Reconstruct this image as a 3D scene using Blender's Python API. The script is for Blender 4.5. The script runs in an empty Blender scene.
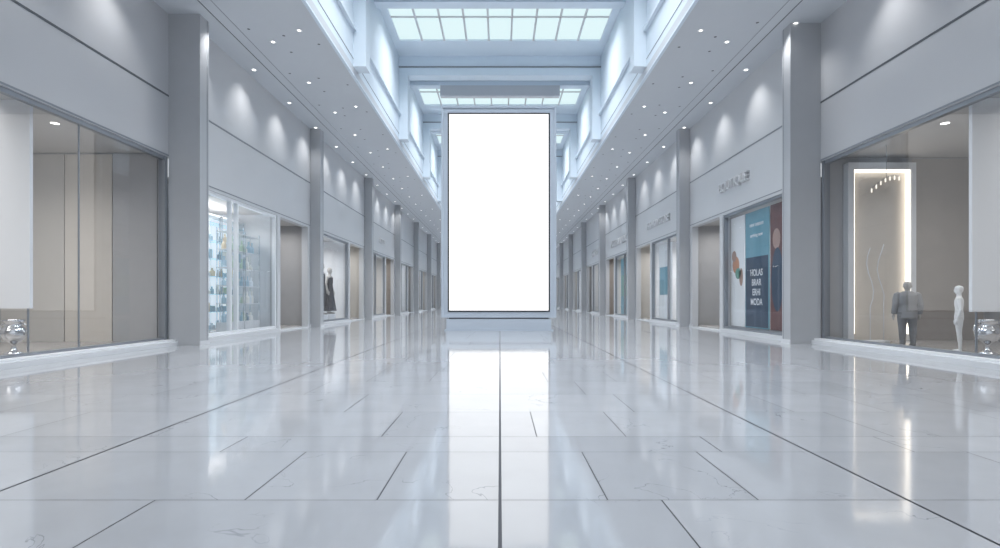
import bpy, math, random
from mathutils import Vector, Matrix
random.seed(7)
S=bpy.context.scene
S.view_settings.view_transform='Standard'
S.view_settings.look='None'
S.view_settings.exposure=0.0
H=1.3

# ------------------------------------------------------------ materials
def pmat(name,col,rough=0.5,metal=0.0,noise=0.0,nscale=3.0,bump=0.0,emit=None,es=0.0,spec=0.5):
    m=bpy.data.materials.new(name); m.use_nodes=True
    nt=m.node_tree; b=nt.nodes['Principled BSDF']
    b.inputs['Base Color'].default_value=(*col,1)
    b.inputs['Roughness'].default_value=rough
    b.inputs['Metallic'].default_value=metal
    b.inputs['Specular IOR Level'].default_value=spec
    if emit:
        b.inputs['Emission Color'].default_value=(*emit,1)
        b.inputs['Emission Strength'].default_value=es
    tc=nt.nodes.new('ShaderNodeTexCoord')
    n=nt.nodes.new('ShaderNodeTexNoise'); n.inputs['Scale'].default_value=nscale; n.inputs['Detail'].default_value=4
    nt.links.new(tc.outputs['Object'],n.inputs['Vector'])
    if noise>0:
        mx=nt.nodes.new('ShaderNodeMix'); mx.data_type='RGBA'
        mx.inputs['A'].default_value=(*[c*(1-noise) for c in col],1)
        mx.inputs['B'].default_value=(*[min(1,c*(1+noise)) for c in col],1)
        nt.links.new(n.outputs['Fac'],mx.inputs['Factor'])
        nt.links.new(mx.outputs['Result'],b.inputs['Base Color'])
    if bump>0:
        bp=nt.nodes.new('ShaderNodeBump'); bp.inputs['Strength'].default_value=bump; bp.inputs['Distance'].default_value=0.01
        nt.links.new(n.outputs['Fac'],bp.inputs['Height']); nt.links.new(bp.outputs['Normal'],b.inputs['Normal'])
    return m
def emat(name,col,s):
    m=bpy.data.materials.new(name); m.use_nodes=True; nt=m.node_tree; nt.nodes.clear()
    e=nt.nodes.new('ShaderNodeEmission'); e.inputs[0].default_value=(*col,1); e.inputs[1].default_value=s
    o=nt.nodes.new('ShaderNodeOutputMaterial'); nt.links.new(e.outputs[0],o.inputs[0]); return m
def glassmat(name,tint=(0.93,0.94,0.95),refl=1.0):
    m=bpy.data.materials.new(name); m.use_nodes=True; nt=m.node_tree; nt.nodes.clear()
    t=nt.nodes.new('ShaderNodeBsdfTransparent'); t.inputs[0].default_value=(*tint,1)
    g=nt.nodes.new('ShaderNodeBsdfGlossy'); g.inputs['Roughness'].default_value=0.02; g.inputs[0].default_value=(.95,.97,1,1)
    geo=nt.nodes.new('ShaderNodeNewGeometry')
    ior=nt.nodes.new('ShaderNodeMapRange'); ior.inputs['To Min'].default_value=1.5; ior.inputs['To Max'].default_value=1/1.5
    nt.links.new(geo.outputs['Backfacing'],ior.inputs['Value'])
    f=nt.nodes.new('ShaderNodeFresnel'); nt.links.new(ior.outputs[0],f.inputs[0])
    mu=nt.nodes.new('ShaderNodeMath'); mu.operation='MULTIPLY'; mu.inputs[1].default_value=refl
    nt.links.new(f.outputs[0],mu.inputs[0])
    x=nt.nodes.new('ShaderNodeMixShader'); nt.links.new(mu.outputs[0],x.inputs[0])
    nt.links.new(t.outputs[0],x.inputs[1]); nt.links.new(g.outputs[0],x.inputs[2])
    o=nt.nodes.new('ShaderNodeOutputMaterial'); nt.links.new(x.outputs[0],o.inputs[0]); return m

M={}
M['wall']=pmat('wall_satin_panel',(.50,.51,.535),.34,noise=.03,nscale=.6)
M['wall2']=pmat('wall_light_panel',(.57,.585,.61),.40,noise=.03,nscale=.6)
M['col']=pmat('column_metal_paint',(.42,.435,.46),.3,noise=.03)
M['soffit']=pmat('soffit_paint',(.55,.58,.62),.5,noise=.02)
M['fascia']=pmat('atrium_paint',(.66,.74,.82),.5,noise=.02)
M['seam']=pmat('dark_seam',(.10,.11,.125),.5)
M['softseam']=pmat('grey_seam',(.24,.26,.29),.5)
M['frame']=pmat('window_frame_grey',(.28,.30,.33),.35,metal=.5)
M['wframe']=pmat('window_frame_white',(.75,.77,.8),.35)
M['kerb']=pmat('kerb_stone',(.66,.68,.71),.25,noise=.05)
M['grout']=pmat('tile_joint_grout',(.07,.075,.09),.7)
M['glass']=glassmat('shop_glass')
M['beige']=pmat('shop_beige_panel',(.58,.56,.53),.5,noise=.04)
M['greyin']=pmat('shop_grey_panel',(.44,.44,.45),.5,noise=.04)
M['white']=pmat('white_lacquer',(.75,.77,.80),.35)
M['shopfloor']=pmat('shop_floor_stone',(.40,.385,.37),.2,noise=.06)
M['shopceil']=pmat('shop_ceiling',(.50,.485,.47),.6)
M['brown']=pmat('shop_brown_panel',(.38,.35,.325),.5,noise=.1)
M['black']=pmat('black_gloss',(.02,.02,.025),.3)
M['chrome']=pmat('chrome',(.75,.76,.78),.12,metal=1)
M['pane']=emat('skylight_frosted_pane',(.76,.94,.97),1.0)
M['screen']=emat('billboard_screen_white',(1,1,1),1.45)
M['lamp']=emat('lamp_disc_glow',(1,.98,.95),3.5)
M['bead']=emat('bead_lamp_glow',(1,.93,.82),1.3)
M['warmled']=emat('warm_led',(1,.90,.76),2.6)
M['softpanel']=emat('shop_ceiling_glow',(1,.97,.92),3.2)
M['glowback']=pmat('acrylic_added_glow',(.8,.85,.9),.4,emit=(.85,.93,1),es=.6)  # emission added to the shelf backs to make the display look bright

# marble tile
def tilemat():
    m=bpy.data.materials.new('polished_marble_tile'); m.use_nodes=True; nt=m.node_tree; N=nt.nodes; L=nt.links
    b=N['Principled BSDF']
    tc=N.new('ShaderNodeTexCoord'); geo=N.new('ShaderNodeNewGeometry')
    off=N.new('ShaderNodeVectorMath'); off.operation='MULTIPLY_ADD'
    off.inputs[1].default_value=(1,1,1)
    sc=N.new('ShaderNodeVectorMath'); sc.operation='SCALE'; sc.inputs['Scale'].default_value=9
    cmb=N.new('ShaderNodeCombineXYZ'); L.new(geo.outputs['Random Per Island'],cmb.inputs[0]); L.new(geo.outputs['Random Per Island'],cmb.inputs[2])
    L.new(cmb.outputs[0],sc.inputs[0])
    L.new(tc.outputs['Object'],off.inputs[0]); L.new(sc.outputs[0],off.inputs[2])
    n1=N.new('ShaderNodeTexNoise'); n1.inputs['Scale'].default_value=1.3; n1.inputs['Detail'].default_value=5; n1.inputs['Distortion'].default_value=.6
    L.new(off.outputs[0],n1.inputs['Vector'])
    s=N.new('ShaderNodeMath'); s.operation='SUBTRACT'; s.inputs[1].default_value=.5; L.new(n1.outputs['Fac'],s.inputs[0])
    a=N.new('ShaderNodeMath'); a.operation='ABSOLUTE'; L.new(s.outputs[0],a.inputs[0])
    r=N.new('ShaderNodeMapRange'); r.inputs['From Min'].default_value=0; r.inputs['From Max'].default_value=.0045; L.new(a.outputs[0],r.inputs['Value'])
    n2=N.new('ShaderNodeTexNoise'); n2.inputs['Scale'].default_value=.9; L.new(off.outputs[0],n2.inputs['Vector'])
    r2=N.new('ShaderNodeMapRange'); r2.inputs['From Min'].default_value=.54; r2.inputs['From Max'].default_value=.61; L.new(n2.outputs['Fac'],r2.inputs['Value'])
    inv=N.new('ShaderNodeMath'); inv.operation='SUBTRACT'; inv.inputs[0].default_value=1; L.new(r.outputs[0],inv.inputs[1])
    v=N.new('ShaderNodeMath'); v.operation='MULTIPLY'; L.new(inv.outputs[0],v.inputs[0]); L.new(r2.outputs[0],v.inputs[1])
    v2=N.new('ShaderNodeMath'); v2.operation='MULTIPLY'; v2.inputs[1].default_value=.6; L.new(v.outputs[0],v2.inputs[0])
    base=N.new('ShaderNodeMix'); base.data_type='RGBA'
    base.inputs['A'].default_value=(.415,.43,.46,1); base.inputs['B'].default_value=(.465,.48,.51,1)
    L.new(geo.outputs['Random Per Island'],base.inputs['Factor'])
    n3=N.new('ShaderNodeTexNoise'); n3.inputs['Scale'].default_value=2.0; n3.inputs['Detail'].default_value=4; L.new(off.outputs[0],n3.inputs['Vector'])
    cl=N.new('ShaderNodeMix'); cl.data_type='RGBA'; cl.blend_type='MULTIPLY'; cl.inputs['Factor'].default_value=.14
    L.new(base.outputs['Result'],cl.inputs['A']); L.new(n3.outputs['Fac'],cl.inputs['B'])
    mx=N.new('ShaderNodeMix'); mx.data_type='RGBA'; mx.inputs['B'].default_value=(.12,.13,.16,1)
    L.new(v2.outputs[0],mx.inputs['Factor']); L.new(cl.outputs['Result'],mx.inputs['A']); L.new(mx.outputs['Result'],b.inputs['Base Color'])
    rr=N.new('ShaderNodeMapRange'); rr.inputs['To Min'].default_value=.04; rr.inputs['To Max'].default_value=.10; L.new(n3.outputs['Fac'],rr.inputs['Value'])
    L.new(rr.outputs[0],b.inputs['Roughness']); b.inputs['Specular IOR Level'].default_value=1.0; b.inputs['IOR'].default_value=1.7
    bp=N.new('ShaderNodeBump'); bp.inputs['Strength'].default_value=.06; bp.inputs['Distance'].default_value=.01
    n4=N.new('ShaderNodeTexNoise'); n4.inputs['Scale'].default_value=3; L.new(tc.outputs['Object'],n4.inputs['Vector'])
    L.new(n4.outputs['Fac'],bp.inputs['Height']); L.new(bp.outputs['Normal'],b.inputs['Normal'])
    return m
M['tile']=tilemat()

# ------------------------------------------------------------ mesh builder
class MB:
    def __init__(s,name,parent=None): s.name=name; s.v=[]; s.f=[]; s.mi=[]; s.mats=[]; s.parent=parent
    def m(s,k):
        mt=M[k] if isinstance(k,str) else k
        if mt not in s.mats: s.mats.append(mt)
        return s.mats.index(mt)
    def box(s,x0,x1,y0,y1,z0,z1,k,side=1):
        x0,x1=sorted((x0*side,x1*side)); i=len(s.v)
        s.v+=[(x,y,z) for x in(x0,x1) for y in(y0,y1) for z in(z0,z1)]
        q=[(0,1,3,2),(4,6,7,5),(0,4,5,1),(2,3,7,6),(0,2,6,4),(1,5,7,3)]
        s.f+=[tuple(i+a for a in t) for t in q]; s.mi+=[s.m(k)]*6
    def quad(s,pts,k):
        i=len(s.v); s.v+=[tuple(p) for p in pts]; s.f.append(tuple(range(i,i+len(pts)))); s.mi.append(s.m(k))
    def disc(s,c,r,k,n=14):
        s.quad([(c[0]+r*math.cos(2*math.pi*a/n),c[1]+r*math.sin(2*math.pi*a/n),c[2]) for a in range(n)][::-1],k)
    def rings(s,rs,k,cap=True):
        i=len(s.v); n=len(rs[0])
        for r in rs: s.v+=[tuple(p) for p in r]
        mi=s.m(k)
        for a in range(len(rs)-1):
            for b in range(n):
                s.f.append((i+a*n+b,i+a*n+(b+1)%n,i+(a+1)*n+(b+1)%n,i+(a+1)*n+b)); s.mi.append(mi)
        if cap:
            s.f.append(tuple(i+b for b in range(n))[::-1]); s.mi.append(mi)
            j=i+(len(rs)-1)*n; s.f.append(tuple(j+b for b in range(n))); s.mi.append(mi)
    def loft(s,L,k,n=20,cx=0,cy=0):
        rs=[]
        for t in L:
            z,rx,ry=t[:3]; ox,oy=(t[3:5] if len(t)>3 else (0,0))
            rs.append([(cx+ox+rx*math.cos(2*math.pi*a/n),cy+oy+ry*math.sin(2*math.pi*a/n),z) for a in range(n)])
        s.rings(rs,k)
    def tube(s,P,k,n=10):
        rs=[]; up=Vector((0.13,0.97,0.05)).normalized()
        for a,p in enumerate(P):
            p0=Vector(P[max(0,a-1)][:3]); p1=Vector(P[min(len(P)-1,a+1)][:3])
            d=(p1-p0).normalized(); u=d.cross(up)
            if u.length<.1: u=d.cross(Vector((1,0,0)))
            u.normalize(); w=d.cross(u)
            c=Vector(p[:3])
            rs.append([c+p[3]*(math.cos(2*math.pi*b/n)*u+math.sin(2*math.pi*b/n)*w) for b in range(n)])
        s.rings(rs,k)
    def done(s,loc=(0,0,0),rz=0,remesh=0,smooth=False):
        me=bpy.data.meshes.new(s.name); me.from_pydata(s.v,[],s.f)
        for mt in s.mats: me.materials.append(mt)
        for p,i in zip(me.polygons,s.mi): p.material_index=i; p.use_smooth=smooth
        me.update()
        o=bpy.data.objects.new(s.name,me); S.collection.objects.link(o); o.location=loc; o.rotation_euler=(0,0,rz)
        if s.parent: o.parent=s.parent
        if remesh:
            r=o.modifiers.new('r','REMESH'); r.mode='VOXEL'; r.voxel_size=remesh; r.use_smooth_shade=True
            sm=o.modifiers.new('s','SMOOTH'); sm.iterations=4; sm.factor=.5
        return o
def empty(name,loc=(0,0,0),rz=0):
    o=bpy.data.objects.new(name,None); S.collection.objects.link(o); o.location=loc; o.rotation_euler=(0,0,rz); return o
def area(name,loc,sx,sy,e,col=(1,1,1),spread=180,rot=(0,0,0)):
    l=bpy.data.lights.new(name,'AREA'); l.shape='RECTANGLE'; l.size=sx; l.size_y=sy; l.energy=e; l.color=col; l.spread=math.radians(spread)
    o=bpy.data.objects.new(name,l); S.collection.objects.link(o); o.location=loc; o.rotation_euler=rot; return o

YB=-3; YE=106; XN=9.5; XF=9.1; ZS=9.5; ZC=14.1; XI=5.3
# ------------------------------------------------------------ floor
g=MB('floor')
g.box(-14.8,14.8,YB,YE,-.2,-.006,'grout')
def tile(x0,x1,y0,y1,gap=.0045):
    if x1-x0<.05: return
    g.quad([(x0+gap,y0+gap*.7,0),(x1-gap,y0+gap*.7,0),(x1-gap,y1-gap*.7,0),(x0+gap,y1-gap*.7,0)],'tile')
rows=[-3,-2,-.95,.1,1.2,2.3,3.38,4.45,4.95,6.04]
while rows[-1]<YE: rows.append(rows[-1]+1.12)
spec={5:[-2.24,1.05],6:[-1.66,-.80,.70,1.68],7:[-2.4,1.9],8:[-1.13,.35,1.2]}
longs=[-8.6,-3.4,0,2.65,6.0,8.6]
for i in range(len(rows)-1):
    y0,y1=rows[i],rows[i+1]
    xs=set(longs)|{-9.45,9.45}
    if i in spec:
        xs|=set(spec[i]); rng=[(-9,-3.4),(2.65,9)]
    else: rng=[(-9,-3.4),(-3.4,0),(0,2.65),(2.65,9)]
    for a,b in rng:
        x=a+random.uniform(.7,1.6)
        while x<b-.5:
            if abs(x)<8.4: xs.add(round(x,2))
            x+=random.choice([1.0,1.1,1.7,2.2])
    xs=sorted(xs)
    for a,b in zip(xs[:-1],xs[1:]):
        tile(a+(.006 if a in(-3.4,0,2.65) else 0),b-(.006 if b in(-3.4,0,2.65) else 0),y0,y1)
g.done()

# ------------------------------------------------------------ walls / bays
def shop(side,y0,y1,xf,xb,zt,wm,name,lit=30,col=(1,.98,.95),bk=None):
    b=MB('floor_'+name); b.box(xf+.33,xb,y0+.01,y1-.01,0.0,.1,'shopfloor',side); b.done()
    b=MB('wall_back_'+name); b.box(xb,xb+.15,y0,y1,0,zt+.3,bk or wm,side); b.done()
    b=MB('wall_near_'+name); b.box(xf+.31,xb,y0,y0+.06,.1,zt+.1,wm,side); b.done()
    b=MB('wall_far_'+name); b.box(xf+.31,xb,y1-.06,y1,.1,zt+.1,wm,side); b.done()
    b=MB('ceiling_'+name); b.box(xf+.31,xb,y0,y1,zt+.1,zt+.3,'shopceil',side)
    if lit<=0: b.box(xf+.9,xb-.6,y0+.8,y1-.8,zt+.04,zt+.1,'softpanel',side)
    b.done()
    if lit>0: area(name+'_light',(side*(xf+xb+.3)/2,(y0+y1)/2,zt+.05),(xb-xf)*.6,(y1-y0)*.7,lit,col,spread=140)
for side,nm in((-1,'left'),(1,'right')):
    YN=14.9 if side<0 else 15.4
    def ysf(k): return 15.35+10*k+(.5 if (side>0 and k==0) else 0)
    w=MB('wall_'+nm)
    w.box(XN,XN+.3,YB,YN+.2,5.4,ZS,'wall',side)
    w.box(XN,XN+.3,YB,2,0,5.4,'wall',side)
    w.box(XF,XN,YN+.05,YN+.4,0,ZS,'wall',side)
    w.box(XN-.012,XN,YB,YN,7.12,7.17,'seam',side)
    w.box(XN-.012,XN,YB,YN,5.42,5.46,'softseam',side)
    for y in(3.1,9.0): w.box(XN-.01,XN,y,y+.025,5.4,ZS,'softseam',side)
    w.box(XF,XF+.3,YN+.4,YE,4.75,ZS,'wall2',side)
    w.box(XF-.012,XF,YN+.45,YE,6.88,6.93,'softseam',side)
    w.box(XF-.012,XF,YN+.45,YE,4.85,4.88,'softseam',side)
    for k in range(9):
        ys=15.35+10*k; ye=24.9+10*k
        w.box(XF,XF+.3,ys+5.9,ys+6.2,0,4.75,'wall2',side)
        w.box(XF,XF+.3,ye-.25,ye+.5,0,4.75,'wall2',side)
        w.box(XF,XF+.3,ysf(k)-.1,ysf(k)+.1,0,4.75,'wall2',side)
    w.done()
    bb=MB('baseboard_'+nm)
    bb.box(XN-.28,XN+.32,2,YN,0,.12,'kerb',side)
    bb.box(XN-.2,XN+.32,2,YN,.12,.17,'wframe',side)
    for k in range(9):
        ys=15.35+10*k
        bb.box(XF-.14,XF+.32,ysf(k),ys+5.9,0,.15,'kerb',side)
        bb.box(XF-.02,XF+.32,ys+6.2,ys+9.2,0,.05,'kerb',side)
        bb.box(XF-.06,XF,ys+9.2,ys+9.54,0,.15,'kerb',side)
    bb.done()
    e=empty('window_1' if side<0 else 'window_2')
    f=MB('frame',e)
    f.box(XN+.05,XN+.17,2,YN,5.30,5.40,'frame',side)
    f.box(XN+.05,XN+.17,2,YN,.17,.23,'frame',side)
    f.box(XN+.02,XN+.2,YN-.12,YN,.17,5.4,'frame',side)
    for y in((5.0,8.5,11.85) if side<0 else (5.0,8.5)): f.box(XN+.10,XN+.125,y,y+.03,.23,5.3,'frame',side)
    f.done()
    gl=MB('glass_pane',e); gl.quad([(side*(XN+.11),2,.23),(side*(XN+.11),YN-.12,.23),(side*(XN+.11),YN-.12,5.3),(side*(XN+.11),2,5.3)],'glass'); gl.done()
    for k in range(9):
        ys=15.35+10*k; y0=ysf(k)
        e=empty('window_%d'%(3+2*k+(0 if side<0 else 1)))
        f=MB('frame',e); fm='wframe' if side<0 and k==0 else 'frame'
        f.box(XF+.04,XF+.18,y0+.1,ys+5.9,4.65,4.75,fm,side)
        f.box(XF+.04,XF+.18,y0+.1,ys+5.9,.15,.25,fm,side)
        for y in((ys+.1,ys+2.3,ys+2.75,ys+5.8) if (k==0 and side<0) else (y0+.1,ys+5.8) if k==0 or (k==1 and side<0) else (ys+.1,ys+2.95,ys+5.8)): f.box(XF+.04,XF+.18,y,y+.09,.25,4.65,fm,side)
        f.done()
        gl=MB('glass_pane',e); gl.quad([(side*(XF+.11),y0+.1,.25),(side*(XF+.11),ys+5.9,.25),(side*(XF+.11),ys+5.9,4.65),(side*(XF+.11),y0+.1,4.65)],'glass'); gl.done()
    for k in range(10):
        y=14.9+10*k+(.5 if (side>0 and k==0) else 0)
        if y>YE: break
        c=MB('column')
        c.box(8.6,XF-.013 if k else XF,y,y+.45,0,ZS,'col',side)
        if k==0: c.box(XF,XN,y,y+.05,0,ZS,'col',side)
        c.box(8.57,8.6,y-.02,y+.47,0,.12,'kerb',side)
        c.box(8.594,8.6,y+.36,y+.38,.12,ZS,'softseam',side)
        c.done()
    so=MB('ceiling_soffit_'+nm)
    so.box(XI,XN+.3,YB,YE,ZS,ZS+.25,'soffit',side)
    so.box(8.25,8.28,YB,YE,ZS-.006,ZS,'seam',side)
    so.box(7.9,7.92,YB,YE,ZS-.006,ZS,'softseam',side)
    so.box(XI,XI+.1,YB,YE,ZS-.06,ZS,'fascia',side)
    so.done()
    fa=MB('wall_atrium_'+nm)
    fa.box(XI,XI+.3,YB,YE,ZS+.25,ZC,'fascia',side)
    fa.box(XI-.12,XI,YB,YE,ZS+1.5,ZS+1.62,'fascia',side)
    fa.box(XI-.01,XI,YB,YE,ZS+.5,ZS+.53,'softseam',side)
    fa.done()
    dl=MB('recessed_downlights'); y=3.0
    i=0
    while y<YE-2:
        for x,r,key,oy in((8.75,.065,'lamp',0),(7.2,.055,'lamp',1.1),(6.1,.05,'lamp',.4)):
            if x==6.1 and i%2: continue
            dl.disc((side*x,y+oy,ZS-.012),r+.05,'white'); dl.disc((side*x,y+oy,ZS-.018),r,key)
        for x,oy in((6.7,.5),(7.6,.2),(5.8,1.2),(6.9,1.7)):
            dl.disc((side*x,y+oy+random.uniform(-.3,.3),ZS-.012),.045,'seam')
        y+=3.1 ; i+=1
    dl.done()
    for j in range(15):
        y=6.7+2.9*j
        xw=XN if y<15 else XF
        l=bpy.data.lights.new('wall_wash_spot','SPOT'); l.energy=150; l.spot_size=math.radians(84); l.spot_blend=1; l.shadow_soft_size=.12; l.color=(1,.99,.97)
        o=bpy.data.objects.new('wall_wash_spot',l); S.collection.objects.link(o); o.location=(side*(xw-.95),y,ZS-.1)
        d=Vector((side*.36,0,-1)); o.rotation_euler=d.to_track_quat('-Z','Y').to_euler()

M['warmwall']=pmat('warm_plaster',(.66,.62,.57),.5,noise=.04)
for side,nm in((-1,'left'),(1,'right')):
    shop(side,2.05,15.1+(.5 if side>0 else 0),XN,14.5,5.45,'greyin',('shop_near_'+nm),lit=320 if side<0 else 190,col=(1,.97,.93))
pal=['white','white','beige','white','brown','beige','white','beige','white']
for side,nm in((-1,'left'),(1,'right')):
    for k in range(9):
        ys=15.35+10*k
        wm=pal[k] if side<0 else ['greyin','white','beige','beige','white','brown','white','beige','beige'][k]
        shop(side,ys+.3,ys+6.0,XF,XF+3.2,4.7,wm,'shop_%s_%d'%(nm,k+1),lit=(180 if side<0 and k==0 else 150) if k<3 else 0)
        shop(side,ys+6.1,ys+9.7,XF,XF+2.2,4.75,['greyin','beige','brown'][k%3] if k else 'greyin','entrance_%s_%d'%(nm,k+1),lit=45 if k<3 else 0)

# ------------------------------------------------------------ upper ceiling & skylights
sk=[5.8+8.5*i for i in range(12) if 5.8+8.5*i<YE-6]
XS=4.95
def cpiece(*a):
    c=MB('ceiling'); c.box(*a,ZC,ZC+.1,'fascia'); c.done()
for s in(-1,1): cpiece(*sorted((s*XS,s*(XI+.3))),YB,YE)
prev=YB
for y in sk:
    cpiece(-XS,XS,prev,y); prev=y+2.9
cpiece(-XS,XS,prev,YE)
for n,y in enumerate(sk):
    e=empty('window_%d'%(21+n))
    p=MB('frosted_panes',e); p.quad([(-XS,y,ZC+.09),(-XS,y+2.9,ZC+.09),(XS,y+2.9,ZC+.09),(XS,y,ZC+.09)],'pane'); p.done()
    b=MB('glazing_bars',e)
    for i in range(1,9):
        x=-XS+i*2*XS/9; b.box(x-.045,x+.045,y,y+2.9,ZC+.0,ZC+.07,'wall2')
    b.box(-XS,XS,y+.75,y+.80,ZC+.0,ZC+.07,'wall2')
    b.done()
    area('skylight_daylight',(0,y+1.4,ZC-.04),9.4,2.6,760,(.955,.977,1.0),spread=118)
    yb=y+4.5
    bm=MB('trim_%d'%(n+1))
    bm.box(-XI,XI,yb,yb+.6,ZC-1.0,ZC,'fascia')
    bm.box(-XI,XI,yb-.06,yb,ZC-.60,ZC-.54,'softseam')
    bm.box(-XI,XI,y-.9,y-.4,ZC-.25,ZC,'fascia')
    for s in(-1,1):
        bm.box(XI-.45,XI,yb,yb+.6,ZS+.25,ZC-1.0,'fascia',s)
    bm.done()
b=MB('suspended_bulkhead')
b.box(-3.5,3.5,30.4,30.8,13.25,13.85,'wall2'); b.box(-3.3,-3.2,30.55,30.65,13.85,ZC-.002,'frame'); b.box(3.2,3.3,30.55,30.65,13.85,ZC-.002,'frame'); b.done()
b=MB('wall_end'); b.box(-14,14,YE,YE+.3,0,ZC+.3,'wall2'); b.done()

# ------------------------------------------------------------ billboard
M['bbframe']=pmat('billboard_brushed_aluminium',(.50,.56,.64),.35,metal=.2)
e=empty('digital_billboard',(-.05,21.8,0))
b=MB('plinth',e)
b.box(-2.2,2.2,0,.8,0,.5,'bbframe'); b.box(-2.28,2.28,-.06,.86,0,.06,'bbframe'); b.box(-2.1,2.1,.1,.7,.5,.56,'seam'); b.done()
b=MB('frame',e); b.box(-2.42,2.42,.12,.68,.56,9.47,'bbframe')
for s in(-1,1): b.box(2.33,2.42,.06,.12,.56,9.47,'bbframe',s)
b.box(-2.33,2.33,.06,.12,9.38,9.47,'bbframe'); b.box(-2.33,2.33,.06,.12,.56,.66,'bbframe')
b.done()
b=MB('bezel',e); b.box(-2.15,2.15,.09,.12,.80,9.18,'black'); b.done()
b=MB('screen',e); b.quad([(-2.09,.08,.86),(2.09,.08,.86),(2.09,.08,9.12),(-2.09,.08,9.12)],'screen'); b.done()

# ------------------------------------------------------------ near shop fittings
b=MB('wall_panelling_left')
b.box(11.2,12.55,15.0,15.04,.1,5.5,'warmwall',-1); b.box(12.58,14.4,15.0,15.04,.1,5.5,'beige',-1); b.box(9.9,11.17,15.0,15.04,.1,5.5,'greyin',-1)
b.done()
b=MB('hanging_display_panel'); b.box(9.95,11.0,11,11.08,1.12,5.54,'white',-1)
b.box(10.0,10.03,11.02,11.05,.1,1.12,'frame',-1); b.box(10.9,10.93,11.02,11.05,.1,1.12,'frame',-1); b.done()
b=MB('hanging_display_panel'); b.box(9.9,11.2,10.9,10.98,1.05,5.54,'white',1)
b.box(10.0,10.03,10.92,10.95,.1,1.05,'frame',1); b.box(11.1,11.13,10.92,10.95,.1,1.05,'frame',1); b.done()
e=empty('illuminated_niche')
b=MB('surround',e); Y=15.3
b.box(10.25,10.42,Y,Y+.23,.1,5.35,'white'); b.box(12.1,12.25,Y,Y+.23,.1,5.35,'white'); b.box(10.42,12.1,Y,Y+.23,5.15,5.35,'white')
b.box(10.42,12.1,Y+.18,Y+.22,.1,5.15,'warmwall'); b.done()
b=MB('led_strip',e)
b.box(12.0,12.1,Y+.05,Y+.1,.3,5.15,'warmled'); b.box(10.42,12.0,Y+.05,Y+.1,5.07,5.15,'warmled'); b.box(10.42,10.47,Y+.05,Y+.1,.3,5.07,'warmled'); b.done()
b=MB('wall_panelling_right'); b.box(12.3,14.4,15.49,15.53,.1,5.5,'brown'); b.done()
e=empty('arc_chandelier')
b=MB('arc_rail',e); P=[]
for i in range(7):
    t=i/6; P.append((10.15+.75*t,14.2,4.35+.35*math.sin(t*1.9),.008))
b.tube(P,'frame',6); b.tube([(10.55,14.2,4.65,.006),(10.55,14.2,5.54,.006)],'frame',6); b.done()
b=MB('lamp_beads',e)
for p in P: b.loft([(p[2]-.12,.010,.010),(p[2]-.10,.018,.018),(p[2]-.03,.018,.018),(p[2]-.0,.010,.010)],'bead',8,p[0],p[1])
b.done()
for x,y in((10.6,9.5),(10.7,12.5),(12,12.5)):
    for s in(-1,1):
        b=MB('shop_downlight'); b.disc((s*x,y,5.545),.09,'lamp'); b.done()
b=MB('wire_sculpture')
for k0 in range(2):
    P=[(10.5+.3*k0+.10*math.sin(t*.9+k0),14.75,1.1+.24*t+.1*k0,.012) for t in range(8)]
    b.tube([(P[0][0],14.75,.15,.010)]+P,'white',6)
b.box(10.35,10.95,14.6,14.9,.1,.16,'white')
b.done(smooth=True)
def vase(name,loc,k):
    b=MB(name)
    prof=[(0,.17),(.03,.18),(.06,.1),(.12,.045),(.2,.04),(.26,.09),(.32,.17),(.40,.22),(.5,.235),(.58,.20),(.62,.15),(.66,.13),(.7,.17),(.75,.2),(.77,.19)]
    b.loft([(z,r,r) for z,r in prof],k,24)
    for s in(-1,1):
        b.tube([(s*.14,0,.68,.015),(s*.27,0,.66,.015),(s*.31,0,.55,.015),(s*.22,0,.43,.015)],k,8)
    return b.done(loc,smooth=True)
vase('chrome_urn',(-10.75,11.5,.1),'chrome'); vase('chrome_urn',(10.78,11.5,.1),'chrome')

# ------------------------------------------------------------ figures
def arms(b,k,scale=1.0,z=0,ex=0):
    for s in(-1,1):
        b.tube([(s*.15,0,1.42,.05+ex),(s*.195,0,1.405,.052+ex),(s*.225,.01,1.28,.045+ex),(s*.245,.03,1.13,.038+ex),(s*.25,0,1.0,.034+ex),(s*.25,-.04,.89,.027+ex)],k,10)
def hands(b,k):
    for s in(-1,1):
        b.tube([(s*.25,-.035,.92,.024),(s*.25,-.045,.87,.026),(s*.25,-.055,.83,.033),(s*.248,-.06,.79,.03)],k,8)
        for i,(dy,l) in enumerate(((-.03,.075),(-.01,.085),(.01,.08),(.028,.06))):
            b.tube([(s*.25,-.06+dy,.80,.010),(s*.248,-.064+dy*1.1,.79-l*.5,.009),(s*.238,-.066+dy*1.1,.79-l,.007)],k,6)
        b.tube([(s*.248,-.075,.86,.011),(s*.24,-.105,.825,.010),(s*.232,-.112,.79,.008)],k,6)
def head(b,k,zo=0):
    b.loft([(1.44,.07,.06),(1.48,.052,.055),(1.55,.048,.052)],k,16)
    b.loft([(1.53,.03,.035,0,-.015),(1.55,.05,.06,0,-.012),(1.59,.066,.08,0,-.006),(1.64,.074,.092),(1.69,.075,.096),(1.73,.062,.08),(1.755,.035,.045),(1.765,.01,.012)],k,18)
    b.loft([(1.60,.012,.02,0,-.085),(1.615,.016,.026,0,-.088),(1.66,.007,.015,0,-.088)],k,8)
    for s in(-1,1): b.tube([(s*.072,.01,1.60,.012),(s*.08,.012,1.635,.018),(s*.076,.012,1.66,.012)],k,6)
    b.tube([(-.022,-.083,1.577,.006),(0,-.088,1.577,.008),(.022,-.083,1.577,.006)],k,6)
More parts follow.
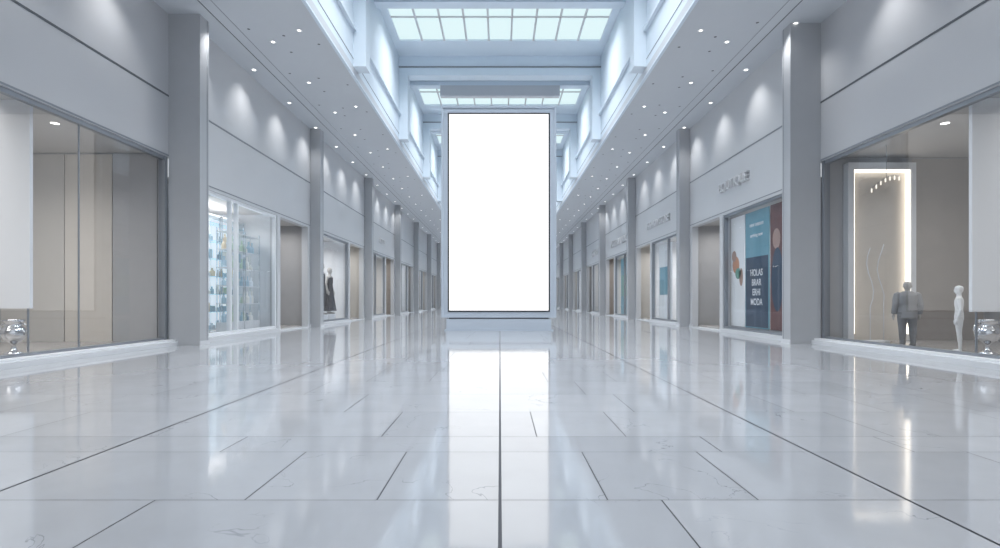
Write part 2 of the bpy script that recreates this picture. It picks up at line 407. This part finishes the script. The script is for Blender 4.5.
def torso(b,k,e=0):
    b.loft([(.84,.12,.09),(.90,.165+e,.11+e),(.97,.165+e,.11+e),(1.05,.14+e,.10+e),(1.13,.13+e,.092+e),(1.25,.155+e,.108+e),(1.36,.178+e,.108+e),(1.42,.17+e,.09+e),(1.46,.11+e,.07+e),(1.485,.06,.055)],k,22)
def legs(b,k,e=0,end=.07):
    for s in(-1,1):
        b.tube([(s*.08,0,.93,.09+e),(s*.092,0,.80,.085+e),(s*.098,-.005,.62,.065+e),(s*.10,0,.50,.054+e),(s*.10,.012,.36,.052+e),(s*.10,.02,.2,.038+e),(s*.10,.02,end,.032+e)],k,12)
def feet(b,k):
    for s in(-1,1):
        b.tube([(s*.10,.055,.035,.028),(s*.10,.02,.045,.036),(s*.105,-.06,.036,.034),(s*.11,-.13,.026,.026),(s*.112,-.17,.022,.018)],k,10)
def figure(name,loc,rz,skin,outfit=None,cloth=None,cloth2=None,sc=1.0,wx=1.0):
    e=empty(name,loc,rz); e.scale=(sc*wx,sc,sc)
    b=MB('body',e); head(b,skin); torso(b,skin,-.01); arms(b,skin); hands(b,skin); legs(b,skin); feet(b,skin); b.done(remesh=.009)
    if outfit=='suit':
        b=MB('jacket',e)
        b.loft([(.76,.195,.14),(.86,.195,.14),(.97,.185,.13),(1.12,.17,.12),(1.25,.195,.13),(1.37,.215,.13),(1.43,.21,.11),(1.475,.12,.085),(1.50,.075,.07)],cloth,24)
        arms(b,cloth,ex=.024); b.done(remesh=.011)
        b=MB('trousers',e); legs(b,cloth2,.022,.05); b.loft([(.78,.14,.11),(.9,.165,.12),(.98,.15,.115)],cloth2); b.done(remesh=.011)
        b=MB('shoes',e)
        for s in(-1,1): b.tube([(s*.10,.06,.045,.04),(s*.10,.02,.05,.048),(s*.105,-.06,.045,.045),(s*.11,-.14,.036,.036),(s*.112,-.19,.03,.026)],'black',10)
        b.done(remesh=.01)
    if outfit=='dress':
        b=MB('dress',e)
        b.loft([(.12,.30,.26),(.16,.29,.25),(.5,.22,.19),(.8,.185,.14),(.97,.175,.125),(1.1,.145,.108),(1.25,.165,.12),(1.36,.17,.118),(1.40,.13,.09)],cloth,28); b.done(remesh=.012)
    return e
M['suit']=pmat('grey_wool_suit',(.27,.27,.275),.8,noise=.1,nscale=40)
M['trs']=pmat('charcoal_trousers',(.20,.20,.205),.8,noise=.1,nscale=40)
M['dress']=pmat('dark_dress_fabric',(.06,.055,.06),.7,noise=.15,nscale=20)
M['manq']=pmat('mannequin_white_gloss',(.84,.84,.84),.3)
M['manqg']=pmat('mannequin_grey',(.45,.43,.41),.4)
figure('suited_mannequin',(10.42,13.3,.1),math.radians(165),'manqg','suit','suit','trs',.95,wx=1.2)
figure('white_mannequin',(10.55,11.95,.1),math.radians(-130),'manq',sc=.87)
for y,s in((28.4,1.6),(29.75,1.5)):
    figure('dressed_mannequin',(-9.75,y,.5),math.radians(85),'manqg','dress','dress',sc=s)
    b=MB('display_podium'); b.loft([(.1,.55,.55),(.12,.56,.56),(.48,.56,.56),(.50,.55,.55)],'white',32,-9.98,y); b.done()

# ------------------------------------------------------------ left bay display shelving
cols=[(.75,.8,.85),(.5,.65,.75),(.85,.85,.82),(.45,.6,.7),(.6,.72,.6),(.8,.7,.55),(.3,.38,.46)]
GM=[pmat('goods_colour_%d'%i,c,.35) for i,c in enumerate(cols)]
M['shelf']=glassmat('glass_shelf',(.85,.93,.95),.9)
for u in range(3):
    y0=15.85+u*1.8; e=empty('display_shelving')
    b=MB('carcass',e)
    for yy in(y0,y0+1.66): b.box(10.4,10.44,yy,yy+.04,.1,4.4,'chrome',-1); b.box(10.86,10.9,yy,yy+.04,.1,4.4,'chrome',-1)
    b.box(10.9,10.94,y0,y0+1.7,.1,4.4,'glowback',-1)  # back panel with added glow of its own
    for i in range(7): b.box(10.4,10.88,y0+.04,y0+1.66,.2+.65*i,.225+.65*i,'shelf' if i else 'white',-1)
    b.box(10.4,10.94,y0,y0+1.7,4.36,4.42,'white',-1)
    b.done()
    b=MB('goods',e)
    for i in range(6):
        y=y0+.12
        while y<y0+1.5:
            r=random.uniform(.05,.11); h=random.uniform(.15,.48); z=.225+.65*i; k=random.choice(GM)
            if y+2*r>y0+1.66: break
            if random.random()<.55:
                b.loft([(z,r,r),(z+h*.65,r,r),(z+h*.75,r*.4,r*.4),(z+h,r*.4,r*.4)],k,10,-10.6,y+r)
            else: b.box(10.5,10.7,y,y+2*r,z,z+h*.8,k,-1)
            y+=2*r+random.uniform(.04,.2)
    b.done()
# window display rack with glassware behind the second pane
for y0,y1 in((18.5,19.7),(19.8,21.0)):
    e=empty('glass_display_case')
    b=MB('case_frame',e); b.box(9.7,10.1,y0,y1,.1,.5,'white',-1)
    for yy in(y0,y1-.03):
        for xx in(9.7,10.07): b.box(xx,xx+.03,yy,yy+.03,.5,3.9,'chrome',-1)
    for z in(1.15,1.8,2.45,3.1,3.75): b.box(9.7,10.1,y0,y1,z,z+.025,'wframe',-1)
    b.done()
    b=MB('glassware',e)
    for z in(.5,1.175,1.825,2.475,3.125):
        y=y0+.06
        while y<y1-.25:
            r=random.uniform(.05,.10); h=random.uniform(.2,.5)
            b.loft([(z,r,r),(z+h*.5,r,r),(z+h*.7,r*.35,r*.35),(z+h,r*.45,r*.45)],random.choice(GM),14,-9.9,y+r); y+=2*r+random.uniform(.04,.12)
    b.done()
M['leaf']=pmat('leaf_green',(.16,.32,.15),.5,noise=.3,nscale=8)
b=MB('potted_plant')
b.loft([(0,.10,.10),(.30,.14,.14),(.32,.14,.14)],'white',16)
for i in range(46):
    a=random.uniform(0,6.28); L=random.uniform(.4,1.0); w=.035; rad=random.uniform(.05,.2)
    d=Vector((math.cos(a)*rad,math.sin(a)*rad,L*1.2)); t=Vector((-math.sin(a),math.cos(a),0))
    p=Vector((0,0,.3)); q=p+d*.6; r=p+d+Vector((math.cos(a)*.04,math.sin(a)*.04,-.08))
    b.quad([p-t*.01,q-t*w,r,q+t*w],'leaf')
b.done((-10.08,17.4,.1))

# ------------------------------------------------------------ posters (right bay)
M['pblue']=pmat('poster_blue',(.14,.31,.39),.4,noise=.2,nscale=2,emit=(.16,.38,.48),es=.1)
M['pnavy']=pmat('poster_navy',(.045,.08,.13),.4)
M['pwhite']=pmat('poster_paper',(.66,.69,.72),.4,emit=(.75,.78,.8),es=.15)
M['pred']=pmat('poster_maroon',(.17,.08,.075),.4,noise=.3,nscale=3)
M['porange']=pmat('poster_orange',(.60,.30,.18),.4)
M['pgreen']=pmat('poster_green',(.18,.38,.32),.4)
M['pskin']=pmat('poster_tan',(.45,.31,.26),.4)
def yd(b,y,z,ry,rz,k,x):
    n=24; b.quad([(x,y-ry*math.cos(2*math.pi*a/n),z+rz*math.sin(2*math.pi*a/n)) for a in range(n)],k)
def txt(name,s,loc,side,size,k,ext=.03,parent=None,sx=1):
    cu=bpy.data.curves.new(name,'FONT'); cu.body=s; cu.size=size; cu.extrude=ext; cu.align_x='CENTER'; cu.align_y='CENTER'; cu.offset=.004
    cu.materials.append(M[k] if isinstance(k,str) else k)
    o=bpy.data.objects.new(name,cu); S.collection.objects.link(o)
    if side>0: m=Matrix(((0,0,-1),(-1,0,0),(0,1,0)))
    else: m=Matrix(((0,0,1),(1,0,0),(0,1,0)))
    o.matrix_world=Matrix.Translation(loc)@m.to_4x4()@Matrix.Diagonal((sx,1,1,1))
    if parent: o.parent=parent
    return o
XP=9.44
def poster(y0,y1,k):
    e=empty('window_poster'); b=MB('sheet',e); b.box(XP,XP+.03,y0,y1,.26,4.6,k); b.box(XP+.0,XP+.03,y0,y1,.1,.26,'frame'); b.done(); return e
x=XP-.004
e=poster(20.1,21.25,'pwhite'); b=MB('artwork',e)
yd(b,20.8,2.7,.30,.34,'porange',x); yd(b,20.6,2.35,.25,.22,'pgreen',x-.002); yd(b,20.95,3.05,.2,.22,'pskin',x-.003); yd(b,20.35,2.2,.15,.35,'pskin',x-.002)
b.done()
e=poster(18.25,20.0,'pblue'); b=MB('artwork',e)
b.quad([(x,19.95,2.9),(x,18.3,2.9),(x,18.3,.3),(x,19.95,.3)],'pnavy'); b.done()
for i,s in enumerate(('HOLAS','BRAR','ERHI','MODA')): txt('lettering',s,(XP-.01,19.13,2.3-.36*i),1,.34,'pwhite',.002,e,sx=.85)
txt('lettering','new season',(XP-.01,19.13,4.1),1,.22,'pwhite',.002,e)
txt('lettering','arriving now',(XP-.01,19.13,3.7),1,.18,'pwhite',.002,e)
e=poster(16.4,18.15,'pred'); b=MB('artwork',e)
yd(b,17.75,3.4,.25,.35,'pskin',x); yd(b,17.7,2.0,.38,1.1,'pnavy',x-.001); yd(b,17.0,2.4,.3,1.3,'porange',x-.002); b.done()
for y0,k,s in((28.5,'pwhite',1),(38.2,'pblue',1)):
    e=empty('window_poster'); b=MB('sheet',e); b.box(9.44,9.47,y0,y0+2.4,.1,4.5,k); b.quad([(9.436,y0+2.2,3.2),(9.436,y0+.4,3.2),(9.436,y0+.4,1.6),(9.436,y0+2.2,1.6)],'pblue' if k=='pwhite' else 'pgreen'); b.done()

# ------------------------------------------------------------ store signs
M['signd']=pmat('sign_pale_metal',(.66,.67,.69),.4,metal=.1)
for s,y,z,side,size,k in(('BOUTIQUE',20.2,5.85,1,.5,'signd'),('FASHION STORE',29.8,5.75,1,.55,'signd'),('MODERN LIVING',39.5,5.75,1,.7,'signd'),('GALLERY',49.5,5.75,1,.8,'signd'),
    ('ATELIER',40.0,5.75,-1,.55,'signd')):
    txt('store_sign',s,(side*(XF-.06),y,z),side,size,k,ext=.05)

# ------------------------------------------------------------ world + camera
w=bpy.data.worlds.new('World'); S.world=w; w.use_nodes=True
bg=w.node_tree.nodes['Background']; bg.inputs[0].default_value=(.90,.95,1,1); bg.inputs[1].default_value=.9
cd=bpy.data.cameras.new('camera'); cam=bpy.data.objects.new('camera',cd); S.collection.objects.link(cam)
cam.location=(0,0,H); cam.rotation_euler=(math.radians(90),0,0)
cd.sensor_width=36; cd.lens=18.72; cd.shift_y=.026; cd.clip_end=400
S.camera=cam
